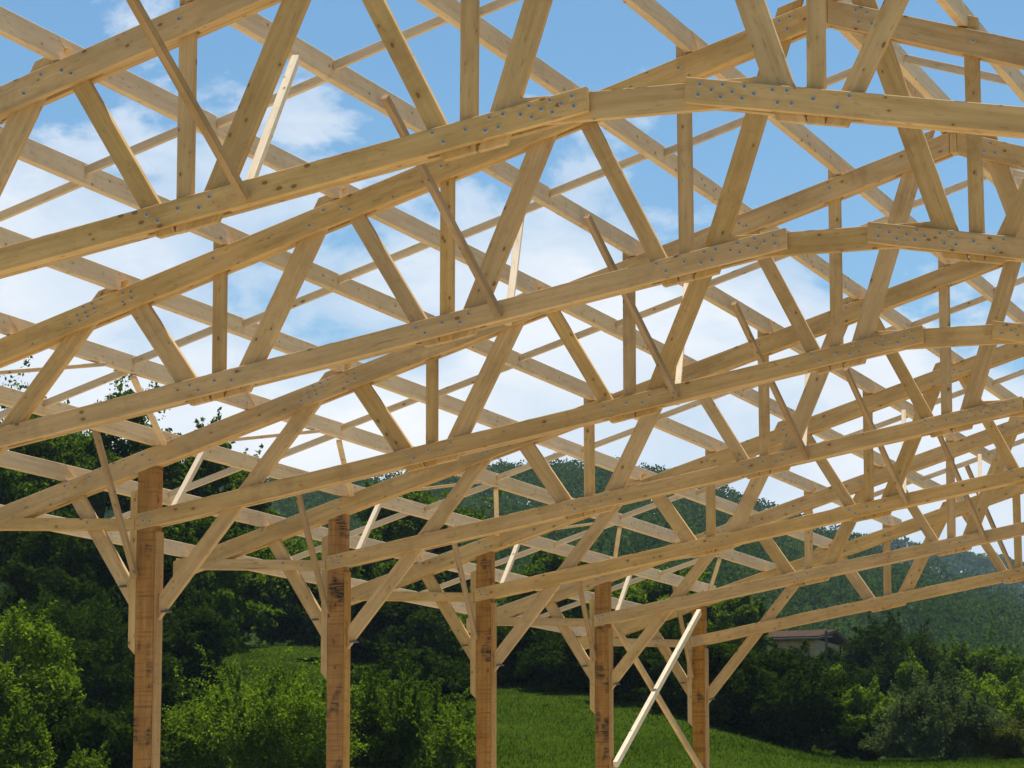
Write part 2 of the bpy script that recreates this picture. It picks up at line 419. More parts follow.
TN = ['nearest', 'second', 'third', 'fourth', 'fifth', 'sixth', 'farthest']
for k in range(7):
    y = YA+BAY*k
    xe = -9.0 if k < 6 else -9.6
    o = stick('brace_pole', (xe-0.36, y-1.72, 6.04+H), (xe, y-0.032, 4.50+H), 0.06, 0.06, W_POLE)
    tag(o, f'weathered brown pole slanting from purlin down onto front of {TN[k]} truss bottom chord', 'brace', 'poles bracing the bottom chords')
    if k < 6:
        o = stick('brace_stick', (xe-0.41, y+0.18+1.49, 5.965+H), (xe-0.11+(-0.05, 0.09, 0.03, 0, 0.02, 0, 0)[k], y+0.215, 4.48+H), 0.06, 0.062, W_SUNLIT)
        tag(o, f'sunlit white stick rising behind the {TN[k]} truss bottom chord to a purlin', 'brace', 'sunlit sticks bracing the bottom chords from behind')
    if k > 0:
        o = stick('brace_pole', (-15.02, y-1.06, 4.42+H), (-15.03, y-0.032, 2.88+H), 0.06, 0.06, W_POLE)
        tag(o, f'brown pole leaning from the eave purlin onto the {TN[k]} truss post head', 'brace', 'poles bracing the post heads')
    if k < 6:
        o = stick('brace_stick', (-14.782, y+1.06, 4.37+H), (-14.782, y+0.21, 3.52+H), 0.06, 0.06, W_SUNLIT)
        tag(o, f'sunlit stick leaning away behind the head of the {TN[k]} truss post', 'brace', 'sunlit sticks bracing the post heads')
        if k > 0:
            a, b = -13.78, -14.72
            o = stick('roof_brace', (a, y+2.45, zt(a)-0.022+H), (b, y+BAY-0.03, zt(b)-0.03+H), 0.06, 0.035, W_PURL)
            tag(o, f'thin flat brace running outward to the eave {BAYN[k+1]}', 'brace', 'flat diagonal wind braces along the eave')
            a, b = -14.68, -13.72
            o = stick('roof_brace', (a, y+0.2, zt(a)-0.03+H), (b, y+1.75, zt(b)-0.022+H), 0.06, 0.035, W_PURL)
            tag(o, f'thin flat brace running inward from the eave {BAYN[k+1]}', 'brace', 'flat diagonal wind braces along the eave')
# crossed braces between the last two posts
yF, yG = YA+BAY*5, YA+BAY*6
o = stick('cross_brace', (-14.735, yG-0.55, 3.93+H), (-14.735, yF+0.05, 1.30+H), 0.07, 0.10, W_SUNLIT)
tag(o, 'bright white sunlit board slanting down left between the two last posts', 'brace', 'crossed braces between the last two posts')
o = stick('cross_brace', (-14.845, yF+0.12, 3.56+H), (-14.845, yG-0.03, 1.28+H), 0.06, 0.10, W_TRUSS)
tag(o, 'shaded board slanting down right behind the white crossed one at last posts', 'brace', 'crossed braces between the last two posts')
# ------------------------------------------------------------------ the land
FWD = np.array([-math.sin(YAW), math.cos(YAW)]); RGT = np.array([math.cos(YAW), math.sin(YAW)])
def sm(a, b, x): 
    t = np.clip((np.asarray(x, float)-a)/(b-a), 0, 1); return t*t*(3-2*t)
RA = np.array([[-14, 545, 640], [-9.6, 455, 650], [-6, 470, 680], [-4.4, 478, 700], [0, 468, 705], [0.9, 462, 700], [2.8, 468, 690], [3.4, 476, 690], [4.8, 497, 680], [6.6, 540, 660], [7.8, 566, 640], [9.6, 606, 620], [14, 680, 600], [40, 760, 600]])
RB = np.array([[-40, 700, 1500], [0, 600, 1500], [2, 585, 1500], [5.4, 545, 1450], [7.1, 549, 1450], [8.5, 560, 1430], [9.6, 577, 1420], [14, 650, 1400], [40, 760, 1400]])
def elev(y): return np.tan(PIT+np.arctan((384-y)/F_PX))
def base(d, a):
    L = np.where(d < 56, 0, np.where(d < 128, 0.14*(d-56), np.where(d < 300, 10.08+0.06*(d-128), 20.4)))
    Rt = np.where(d < 56, 0, np.where(d < 92, 0.115*(d-56), np.where(d < 300, 4.14+0.03*(d-92), 10.4)))
    k = sm(2.2, 6.8, a)
    return L*(1-k)+Rt*k
def lumps(x, y, s):
    return np.sin(x/s+1.3)*np.cos(y/s*0.83+0.4)+0.5*np.sin(x/s*2.3+y/s*1.7)
def height(x, y):
    x = np.asarray(x, float); y = np.asarray(y, float)
    f = x*FWD[0]+y*FWD[1]; r = x*RGT[0]+y*RGT[1]
    d = np.hypot(f, r); a = np.degrees(np.arctan2(r, f))
    z = base(d, a); z3 = base(np.full_like(d, 300.0), a)
    ya = np.interp(a, RA[:, 0], RA[:, 1]); da = np.interp(a, RA[:, 0], RA[:, 2])
    za = H+elev(ya)*da-9
    yb = np.interp(a, RB[:, 0], RB[:, 1]); db = np.interp(a, RB[:, 0], RB[:, 2])
    zb2 = H+elev(yb)*db-10
    u = np.clip((d-300)/(da-300), 0, 1)
    z = z+np.where(d > 300, (za-z3)*np.power(u, 1.1), 0)
    v = np.clip((d-da)/(db-da), 0, 1)
    dip = np.where(v < 0.35, 1-0.45*sm(0, 0.35, v), 0.55+0*v)
    za2 = za*dip
    z = np.where(d > da, za2+(zb2-za2)*sm(0.35, 1, v), z)
    z = np.where(d > db, zb2*(1-0.8*sm(0, 1500, d-db)), z)
    z = z+lumps(x, y, 38)*2.2*sm(300, 380, d)+lumps(x, y, 9)*0.16*sm(60, 75, d)
    k = 1-sm(45, 85, np.abs(a))
    return z*k

def mesh_np(name, verts, faces_flat, per, mat, smooth=False):
    me = bpy.data.meshes.new(name)
    nv = len(verts); nf = len(faces_flat)//per
    me.vertices.add(nv); me.vertices.foreach_set('co', np.asarray(verts, np.float32).ravel())
    me.loops.add(nf*per); me.loops.foreach_set('vertex_index', np.asarray(faces_flat, np.int32))
    me.polygons.add(nf); me.polygons.foreach_set('loop_start', np.arange(0, nf*per, per, dtype=np.int32))
    if smooth: me.polygons.foreach_set('use_smooth', np.ones(nf, bool))
    me.update(calc_edges=True)
    if mat: me.materials.append(mat)
    return me

def grass_mat(name, a, b2, c):
    m, nt, b = new_mat(name)
    g = N(nt, 'ShaderNodeNewGeometry')
    n = N(nt, 'ShaderNodeTexNoise', Scale=0.35, Detail=6.0, Roughness=0.65); nt.links.new(g.outputs['Position'], n.inputs['Vector'])
    n2 = N(nt, 'ShaderNodeTexNoise', Scale=4.0, Detail=4.0); nt.links.new(g.outputs['Position'], n2.inputs['Vector'])
    col = ramp(nt, n.outputs[0], [(0.3, a), (0.5, b2), (0.72, c)])
    col = mix(nt, 0.45, col, ramp(nt, n2.outputs[0], [(0.35, a), (0.65, c)]))
    nt.links.new(col, b.inputs['Base Color']); b.inputs['Roughness'].default_value = 0.9
    b.inputs['Specular IOR Level'].default_value = 0.0
    return m
M_GRASS = grass_mat('meadow', (0.02, 0.038, 0.003), (0.034, 0.058, 0.004), (0.055, 0.08, 0.007))
# polar sheet, finer inside the view
angs = np.radians(np.concatenate([np.arange(-180, -16, 6), np.arange(-16, 16, 0.4), np.arange(16, 180, 6)]))
rad = np.concatenate([[0.5], np.arange(8, 56, 8), np.arange(56, 140, 2.0), np.arange(140, 300, 8), np.arange(300, 760, 10), np.arange(760, 1700, 30), [2000, 2600, 4000, 8000]])
na, nr = len(angs), len(rad)
A, D = np.meshgrid(angs, rad)
gx = FWD[0]*D*np.cos(A)+RGT[0]*D*np.sin(A); gy = FWD[1]*D*np.cos(A)+RGT[1]*D*np.sin(A)
gz = height(gx, gy)
V = np.stack([gx, gy, gz], -1).reshape(-1, 3)
i, j = np.meshgrid(np.arange(nr-1), np.arange(na), indexing='ij'); j2 = (j+1) % na
Fq = np.stack([i*na+j, i*na+j2, (i+1)*na+j2, (i+1)*na+j], -1).reshape(-1)
tag(link('ground', mesh_np('ground', V, Fq[::1], 4, M_GRASS, True)), kind='structure')
# gravel yard under and around the hall
m, nt, b = new_mat('gravel')
g = N(nt, 'ShaderNodeNewGeometry')
n = N(nt, 'ShaderNodeTexNoise', Scale=1.5, Detail=8.0, Roughness=0.7); nt.links.new(g.outputs['Position'], n.inputs['Vector'])
nt.links.new(ramp(nt, n.outputs[0], [(0.3, (0.40, 0.33, 0.23)), (0.7, (0.56, 0.48, 0.35))]), b.inputs['Base Color'])
b.inputs['Roughness'].default_value = 0.95
bm = bmesh.new()
vs_ = [bm.verts.new(p) for p in ((-20, -6, 0.004), (9, -6, 0.004), (9, 51, 0.004), (-20, 51, 0.004))]
bm.faces.new(vs_)
tag(link('gravel_yard', bm_mesh('gravel_yard', bm), None, m), kind='structure')

def place(px, d):
    """ground point at a bearing and distance from the hall's photographer"""
    a = math.atan((px-512)/F_PX)
    x = d*(FWD[0]*math.cos(a)+RGT[0]*math.sin(a)); y = d*(FWD[1]*math.cos(a)+RGT[1]*math.sin(a))
    return x, y, float(height(x, y))

# ------------------------------------------------------------------ foliage
def leaf_mat(name, lo, mid, hi, trans=0.4, scale=0.9, tint=(1.25, 1.35, 0.5)):
    m, nt, b = new_mat(name)
    out = nt.nodes['Material Output']
    g = N(nt, 'ShaderNodeNewGeometry')
    n = N(nt, 'ShaderNodeTexNoise', Scale=scale, Detail=3.0, Roughness=0.6); nt.links.new(g.outputs['Position'], n.inputs['Vector'])
    f = math_n(nt, 'ADD', math_n(nt, 'MULTIPLY', n.outputs[0], 0.65), math_n(nt, 'MULTIPLY', g.outputs['Random Per Island'], 0.35))
    col = ramp(nt, f, [(0.3, lo), (0.5, mid), (0.72, hi)])
    nt.links.new(col, b.inputs['Base Color']); b.inputs['Roughness'].default_value = 0.55
    b.inputs['Specular IOR Level'].default_value = 0.0
    t = N(nt, 'ShaderNodeBsdfTranslucent')
    nt.links.new(mix(nt, 1.0, col, tint, 'MULTIPLY'), t.inputs['Color'])
    ms = N(nt, 'ShaderNodeMixShader'); ms.inputs[0].default_value = trans
    nt.links.new(b.outputs[0], ms.inputs[1]); nt.links.new(t.outputs[0], ms.inputs[2])
    nt.links.new(ms.outputs[0], out.inputs['Surface'])
    return m
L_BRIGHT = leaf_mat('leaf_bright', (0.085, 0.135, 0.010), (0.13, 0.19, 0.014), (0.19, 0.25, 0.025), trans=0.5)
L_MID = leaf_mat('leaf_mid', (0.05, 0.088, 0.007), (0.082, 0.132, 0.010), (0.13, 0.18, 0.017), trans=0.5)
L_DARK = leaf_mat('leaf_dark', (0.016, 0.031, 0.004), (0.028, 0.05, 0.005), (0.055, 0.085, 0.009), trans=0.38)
L_GREY = leaf_mat('leaf_grey', (0.06, 0.085, 0.035), (0.09, 0.12, 0.05), (0.13, 0.15, 0.07))
L_OCHRE = leaf_mat('leaf_ochre', (0.07, 0.085, 0.015), (0.11, 0.11, 0.02), (0.16, 0.14, 0.03))
L_WOOD = leaf_mat('leaf_wood', (0.024, 0.053, 0.009), (0.043, 0.085, 0.013), (0.09, 0.13, 0.019), trans=0.3, scale=0.085)
M_BARK = plain('bark', (0.09, 0.07, 0.05), 0.9)

def leaf_quads(rng, P, size, asp=0.55, upb=0.3):
    n = len(P)
    nrm = rng.normal(size=(n, 3)); nrm[:, 2] += upb; nrm /= np.linalg.norm(nrm, axis=1)[:, None]
    u = np.cross(nrm, rng.normal(size=(n, 3))); u /= np.linalg.norm(u, axis=1)[:, None]+1e-9
    v = np.cross(nrm, u)
    s = (size*rng.uniform(0.6, 1.4, n))[:, None]
    q = np.stack([P-u*s, P-v*s*asp+nrm*s*0.15, P+u*s, P+v*s*asp+nrm*s*0.15], 1).reshape(-1, 3)
    return q

def tube(pts, r0, r1, n=6):
    pts = [np.array(p, float) for p in pts]; V = []; Fc = []
    for k, p in enumerate(pts):
        t = pts[min(k+1, len(pts)-1)]-pts[max(k-1, 0)]; t /= np.linalg.norm(t)+1e-9
        a = np.cross(t, [0.3, 1, 0.2]); a /= np.linalg.norm(a)+1e-9; b = np.cross(t, a)
        r = r0+(r1-r0)*k/(len(pts)-1)
        for q in range(n):
            an = 2*math.pi*q/n; V.append(p+r*(a*math.cos(an)+b*math.sin(an)))
        if k:
            for q in range(n):
                Fc += [(k-1)*n+q, (k-1)*n+(q+1) % n, k*n+(q+1) % n, k*n+q]
    return np.array(V), np.array(Fc)

def tree(name, cat, label, px, d, h, w, mat, n=9000, leaf=0.12, seed=0, low=0.15, shape='round', group=None, clump=0.16, nb=70, upb=0.3, sink=0.0):
    """A plant of height h and crown width w: trunk with limbs, and a crown of leaves in uneven clumps."""
    rng = np.random.default_rng(seed+11)
    x, y, z = place(px, d); z -= sink
    root = empty(name, (x, y, z)); root.rotation_euler = (0, 0, rng.uniform(0, 6.28))
    tag(root, label, cat, group)
    c0, c1 = h*low, h
    # clump centres
    C = []
    lob = rng.normal(size=(7, 3)); lob /= np.linalg.norm(lob, axis=1)[:, None]; la = rng.uniform(-0.3, 0.3, 7)
    while len(C) < nb:
        u = rng.normal(size=3); u /= np.linalg.norm(u)
        rr_ = rng.uniform(0.35, 1.0)**0.55
        k = 1+float(np.sum(la*np.clip(lob@u, 0, 1)**3))
        hz = 0.5+0.5*u[2]*rr_*k
        wid = w/2
        if shape == 'cone': wid *= max(0.12, 1.15*(1-hz))
        elif shape == 'vase': wid *= 0.45+0.6*min(1, hz*1.6)
        elif shape == 'up': wid *= 0.95-0.25*hz
        C.append((u[0]*rr_*k*wid, u[1]*rr_*k*wid, c0+(c1-c0)*hz*0.97))
    C = np.array(C)
    rc = clump*w*rng.uniform(0.6, 1.3, nb)
    cnt = rng.multinomial(n, (rc**2)/np.sum(rc**2))
    P = []
    for c, r_, m_ in zip(C, rc, cnt):
        g_ = rng.normal(size=(m_, 3)); g_ /= np.linalg.norm(g_, axis=1)[:, None]+1e-9
        g_ *= (rng.uniform(0, 1, m_)**0.45*r_)[:, None]; g_[:, 2] *= 0.7
        P.append(c+g_)
    if shape in ('up', 'shoots'):
        # long leafy shoots standing out of the crown
        for _ in range(int(nb*2.2)):
            c = C[rng.integers(nb)]
            L = rng.uniform(0.12, 0.38)*h; m_ = int(n/nb*0.26)
            t = rng.uniform(0, 1, m_); lean = rng.normal(size=2)*0.22
            P.append(np.stack([c[0]+lean[0]*t*L+rng.normal(size=m_)*0.05*(1.2-t), c[1]+lean[1]*t*L+rng.normal(size=m_)*0.05*(1.2-t), c[2]+t*L], -1))
    for _ in range(int(nb*1.7)):
        c = C[rng.integers(nb)]; m_ = int(n/nb*0.16)
        dr = c-np.array([0, 0, c0+0.4*(c1-c0)]); dr = dr/(np.linalg.norm(dr)+1e-6)+rng.normal(size=3)*0.35
        L = rng.uniform(0.08, 0.26)*w; t = rng.uniform(0.2, 1, m_)[:, None]
        P.append(c+dr*t*L+rng.normal(size=(m_, 3))*0.035*w*(1.15-t))
    P = np.concatenate(P)
    P = P[P[:, 2] > 0.05]
    q = leaf_quads(rng, P, leaf, upb=upb)
    link('crown', mesh_np('crown', q, np.arange(len(q)), 4, mat), root)
    Vt, Ft, o_ = [], [], 0
    bends = rng.normal(size=(3, 2))*0.04*h
    def add(pts, r0, r1):
        nonlocal o_
        v_, f_ = tube(pts, r0, r1); Vt.append(v_); Ft.append(f_+o_); o_ += len(v_)
    tp = [(0, 0, -0.3), (bends[0][0], bends[0][1], h*0.3), (bends[1][0], bends[1][1], h*0.6), (0, 0, h*0.88)]
    add(tp, 0.022*h+0.02, 0.005*h)
    order = rng.permutation(nb)[:min(nb, 22)]
    for k in order:
        c = C[k]; hz = max(0.12*h, c[2]*rng.uniform(0.35, 0.7))
        s_ = np.array([bends[0][0]*hz/h, bends[0][1]*hz/h, hz])
        mid_ = (s_+c)/2+np.array([0, 0, 0.06*h*rng.uniform(-0.3, 1)])
        add([s_, mid_, c], 0.008*h, 0.002*h)
    link('trunk', mesh_np('trunk', np.concatenate(Vt), np.concatenate(Ft), 4, M_BARK, True), root)
    return root

TALL = 'tall trees of the dark wood at the left'
HEDGE = 'dark bushes along the top of the meadow'
RIGHTW = 'trees and shrubs on the right below the hill'
def top_h(px, ytop, d):
    x, y, z = place(px, d); return H+float(elev(ytop))*d*1.0-z
def TR(name, cat, label, px, ytop, d, wpx, mat, **k):
    h = top_h(px, ytop, d); w_ = wpx*d/F_PX
    return tree(name, cat, label, px, d, h, w_, mat, **k)
sd = 0

def nxt():
    global sd
    sd += 1; return sd
B = dict(n=33600, leaf=0.086)
# tall wood at the left: crowns whose tops stand against the sky
TR('broadleaf_tree', 'tree', 'tall tree at the left edge, its top fading out above the rafters', -45, 372, 128, 190, L_MID, seed=nxt(), group=TALL, n=63000, leaf=0.099, nb=180, clump=0.08, low=0.1)
TR('broadleaf_tree', 'tree', 'tall dark green tree left of the first visible post with feathery top', 88, 398, 132, 170, L_MID, seed=nxt(), group=TALL, n=63000, leaf=0.099, nb=180, clump=0.08, low=0.1)
TR('broadleaf_tree', 'tree', 'tall tree just right of the first visible post head', 205, 430, 128, 130, L_MID, seed=nxt(), group=TALL, n=54600, leaf=0.099, nb=170, clump=0.08, low=0.1)
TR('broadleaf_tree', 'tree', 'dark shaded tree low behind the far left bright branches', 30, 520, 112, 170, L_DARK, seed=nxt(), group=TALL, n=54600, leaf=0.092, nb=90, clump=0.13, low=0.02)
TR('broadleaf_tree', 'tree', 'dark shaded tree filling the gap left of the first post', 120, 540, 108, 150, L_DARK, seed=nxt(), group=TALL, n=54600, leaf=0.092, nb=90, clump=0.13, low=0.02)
TR('broadleaf_tree', 'tree', 'green tree right beside the first post, below its knee brace', 190, 520, 118, 120, L_MID, seed=nxt(), group=TALL, n=50400, leaf=0.092, nb=90, clump=0.13, low=0.02)
TR('broadleaf_tree', 'tree', 'yellow green leafy tree between the first and second posts', 272, 545, 134, 120, L_BRIGHT, seed=nxt(), n=42000, leaf=0.092, nb=110, clump=0.11, low=0.1)
TR('broadleaf_tree', 'tree', 'green tree with lit top behind the head of the second post', 405, 492, 150, 130, L_MID, seed=nxt(), n=50400, leaf=0.106, nb=90, clump=0.13, low=0.1)
TR('broadleaf_tree', 'tree', 'green tree behind the knee brace of the second post', 330, 560, 132, 130, L_MID, seed=nxt(), n=46200, leaf=0.092, nb=90, clump=0.13, low=0.05)
TR('broadleaf_tree', 'tree', 'rounded green tree right of the third post head', 548, 553, 145, 80, L_MID, seed=nxt(), n=31500, leaf=0.099, nb=70, clump=0.14, low=0.1)
TR('broadleaf_tree', 'tree', 'sunlit yellow green tree behind the fourth post head', 655, 578, 150, 110, L_BRIGHT, seed=nxt(), n=35700, leaf=0.099, nb=70, clump=0.14, low=0.1)
TR('broadleaf_tree', 'tree', 'green tree just right of the last post head', 722, 596, 150, 80, L_MID, seed=nxt(), n=31500, leaf=0.099, nb=70, clump=0.14, low=0.1)
# bright foreground foliage at the left
TR('broadleaf_tree', 'tree', 'bright yellow green tree with layered branches at the lower left edge', 8, 606, 80, 125, L_BRIGHT, seed=nxt(), n=27300, leaf=0.056, nb=60, clump=0.17, low=0.12, upb=1.2)
TR('shrub', 'shrub', 'pale green shrub in the bottom left corner', 22, 722, 74, 72, L_BRIGHT, seed=nxt(), n=12600, leaf=0.046, nb=36, clump=0.2, low=0.05, shape='up')
TR('shrub', 'shrub', 'small light shrub at the bottom edge left of the first post', 90, 756, 74, 50, L_BRIGHT, seed=nxt(), n=6300, leaf=0.040, nb=26, clump=0.2, low=0.05, shape='up')
TR('shrub', 'shrub', 'large bright green shrub with upright shoots between first and second posts', 256, 690, 80, 215, L_BRIGHT, seed=nxt(), n=46200, leaf=0.046, nb=90, clump=0.13, low=0.02, shape='up')
TR('shrub', 'shrub', 'mid green upright shrub just right of the second post', 390, 682, 82, 130, L_MID, seed=nxt(), n=31500, leaf=0.050, nb=70, clump=0.15, low=0.02, shape='up')
TR('shrub', 'shrub', 'light feathery shrub at the bottom edge left of the third post', 450, 722, 80, 95, L_BRIGHT, seed=nxt(), n=10500, leaf=0.043, nb=34, clump=0.17, low=0.02, shape='up')
TR('shrub', 'shrub', 'low light shrub on the meadow edge left of the third post', 440, 700, 88, 80, L_MID, seed=nxt(), n=9000, leaf=0.06, nb=44, clump=0.17, low=0.02, shape='up')
# hedge and dark bushes
for px, yt, d, w, lab in ((372, 590, 122, 110, 'dark bush behind the mid green shrub at the second post'), (440, 610, 124, 120, 'dark bush left of the third post with a few pale leaves'), (425, 655, 104, 120, 'low dark hedge bush on the meadow edge left of the third post'), (528, 612, 111, 110, 'dark bush just right of the third post'), (588, 628, 108, 110, 'dark bush behind the fourth post'), (650, 622, 103, 110, 'dark bush behind the crossed braces'), (712, 630, 101, 120, 'very dark bush behind the last post'), (778, 660, 102, 130, 'large dark bush right of the last post, below the house')):
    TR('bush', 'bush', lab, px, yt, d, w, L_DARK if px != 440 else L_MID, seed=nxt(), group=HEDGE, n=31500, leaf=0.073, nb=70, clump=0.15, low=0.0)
TR('bush', 'bush', 'lighter green leafy bush on the right flank of the large dark bush', 808, 662, 104, 70, L_BRIGHT, seed=nxt(), group=HEDGE, n=18900, leaf=0.066, nb=50, clump=0.16, low=0.0)
for px, yt, d, w, lab in ((62, 600, 100, 150, 'dark undergrowth behind the bright layered tree at lower left'), (118, 640, 94, 110, 'dark undergrowth touching the left side of the first post'), (186, 610, 104, 90, 'dark leafy undergrowth right of the first post'), (172, 690, 90, 70, 'low dark undergrowth at the bottom beside the first post'), (95, 712, 79, 130, 'dark low bush at the bottom edge left of the first post')):
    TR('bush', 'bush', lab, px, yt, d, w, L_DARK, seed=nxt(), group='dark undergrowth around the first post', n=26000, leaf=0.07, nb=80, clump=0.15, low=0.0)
# right side
TR('broadleaf_tree', 'tree', 'dark round tree standing right of the house', 885, 630, 150, 120, L_DARK, seed=nxt(), group=RIGHTW, n=42000, leaf=0.092, nb=80, clump=0.14, low=0.05)
TR('broadleaf_tree', 'tree', 'ochre tinged tree behind the dark round tree', 918, 634, 162, 90, L_OCHRE, seed=nxt(), group=RIGHTW, n=27300, leaf=0.099, nb=60, clump=0.15, low=0.05)
TR('broadleaf_tree', 'tree', 'green tree on the right with a broad lit crown', 965, 652, 152, 100, L_MID, seed=nxt(), group=RIGHTW, n=31500, leaf=0.092, nb=70, clump=0.15, low=0.05)
TR('broadleaf_tree', 'tree', 'bright yellow green pointed tree in front of the dark round tree', 908, 668, 118, 66, L_BRIGHT, seed=nxt(), group=RIGHTW, n=18900, leaf=0.073, nb=46, clump=0.17, low=0.05, shape='cone')
TR('broadleaf_tree', 'tree', 'olive green leafy tree at the right edge', 1000, 690, 122, 90, L_BRIGHT, seed=nxt(), group=RIGHTW, n=25200, leaf=0.079, nb=60, clump=0.15, low=0.03)
TR('shrub', 'shrub', 'large grey green willowy shrub at the bottom right', 938, 692, 100, 125, L_GREY, seed=nxt(), group=RIGHTW, n=33600, leaf=0.046, nb=80, clump=0.12, low=0.03, shape='up')
TR('shrub', 'shrub', 'brownish green shrub in the bottom right corner', 1015, 728, 100, 80, L_OCHRE, seed=nxt(), group=RIGHTW, n=18900, leaf=0.053, nb=50, clump=0.15, low=0.03)
TR('shrub', 'shrub', 'mid green shrub below the house beside the grassy bank', 858, 686, 112, 80, L_BRIGHT, seed=nxt(), group=RIGHTW, n=21000, leaf=0.066, nb=50, clump=0.15, low=0.03)
TR('shrub', 'shrub', 'dark green shrub left of the grey green willowy one', 868, 720, 102, 60, L_DARK, seed=nxt(), group=RIGHTW, n=16800, leaf=0.059, nb=44, clump=0.16, low=0.03)
TR('conifer', 'tree', 'small dark conifer just right of the utility pole', 838, 662, 150, 44, L_DARK, seed=nxt(), group=RIGHTW, n=14700, leaf=0.079, nb=44, clump=0.15, low=0.03, shape='cone')
TR('broadleaf_tree', 'tree', 'mid green tree in front of the house wall', 800, 664, 140, 70, L_MID, seed=nxt(), group=RIGHTW, n=16800, leaf=0.086, nb=44, clump=0.16, low=0.03)
# ------------------------------------------------------------------ meadow grass
rng = np.random.default_rng(5)
nG = 260000
a_ = np.radians(rng.uniform(-10.5, 10.5, nG)); d_ = np.sqrt(rng.uniform(70**2, 132**2, nG))
px_ = FWD[0]*d_*np.cos(a_)+RGT[0]*d_*np.sin(a_); py_ = FWD[1]*d_*np.cos(a_)+RGT[1]*d_*np.sin(a_)
keep = lumps(px_, py_, 3.1)+rng.normal(size=nG)*1.6 > -1.2
px_, py_ = px_[keep], py_[keep]; nG = len(px_)
P = np.stack([px_, py_, height(px_, py_)-0.02], -1)
hh = rng.uniform(0.04, 0.13, nG)*(1+0.25*np.clip(lumps(px_, py_, 2.0), -1, 1)); th = rng.uniform(0, 6.28, nG); ww = rng.uniform(0.012, 0.03, nG)
dx_ = np.stack([np.cos(th)*ww, np.sin(th)*ww, 0*th], -1)
tip = P+np.stack([rng.normal(size=nG)*0.06, rng.normal(size=nG)*0.06, hh], -1)
V = np.stack([P-dx_, P+dx_, tip], 1).reshape(-1, 3)
L_GRASS = leaf_mat('grass_blade', (0.020, 0.042, 0.003), (0.044, 0.080, 0.004), (0.085, 0.125, 0.008), trans=0.5, scale=0.25)  # broad tone patches also stand in for bands of sun and shadow
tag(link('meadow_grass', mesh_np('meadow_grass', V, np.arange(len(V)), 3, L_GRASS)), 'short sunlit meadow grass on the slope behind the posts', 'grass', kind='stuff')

# ------------------------------------------------------------------ far woods
def wood_mass(name, label, d0, d1f, a0, a1, step, leaf, per, hr, mat, seed):
    rng = np.random.default_rng(seed)
    C = []
    d = d0
    while d < d1f[1]:
        na_ = max(1, int(d*math.radians(a1-a0)/step))
        aa = np.radians(np.linspace(a0, a1, na_)+rng.normal(size=na_)*0.25*math.degrees(step/d))
        C.append(np.stack([np.full(na_, d)+rng.normal(size=na_)*step*0.35, aa], -1)); d += step*0.95
    C = np.concatenate(C); dd, aa = C[:, 0], C[:, 1]
    lim = np.interp(np.degrees(aa), d1f[0][:, 0], d1f[0][:, 2])+12
    ok = dd < lim; dd, aa = dd[ok], aa[ok]
    x = FWD[0]*dd*np.cos(aa)+RGT[0]*dd*np.sin(aa); y = FWD[1]*dd*np.cos(aa)+RGT[1]*dd*np.sin(aa)
    z = height(x, y); n = len(x)
    hgt = rng.uniform(hr[0], hr[1], n); rad_ = step*rng.uniform(0.42, 0.72, n)
    g_ = rng.normal(size=(n, per, 3)); g_ /= np.linalg.norm(g_, axis=2)[..., None]; g_[..., 2] = np.abs(g_[..., 2])*1.25-0.35
    lump = 1+0.25*np.sin(g_[..., 0]*5+rng.uniform(0, 6, (n, 1)))*np.cos(g_[..., 1]*5+rng.uniform(0, 6, (n, 1)))
    rr2 = rng.uniform(0.55, 1.0, (n, per))**0.5*lump
    P = np.stack([x[:, None]+g_[..., 0]*rr2*rad_[:, None], y[:, None]+g_[..., 1]*rr2*rad_[:, None], z[:, None]+hgt[:, None]*0.58+g_[..., 2]*rr2*hgt[:, None]*0.42], -1).reshape(-1, 3)
    q = leaf_quads(rng, P, leaf, asp=0.7, upb=0.6)
    tag(link(name, mesh_np(name, q, np.arange(len(q)), 4, mat)), label, 'woodland', kind='stuff')
wood_mass('hill_woodland', 'dense green woodland covering the near hill behind the hall', 300, (RA, 720), -12, 12, 7.5, 0.30, 400, (8, 12), L_WOOD, 21)
wood_mass('ridge_woodland', 'bluish woodland on the farther ridge at right', 1150, (RB, 1470), 2, 12, 11.0, 1.1, 80, (10, 14), L_WOOD, 22)

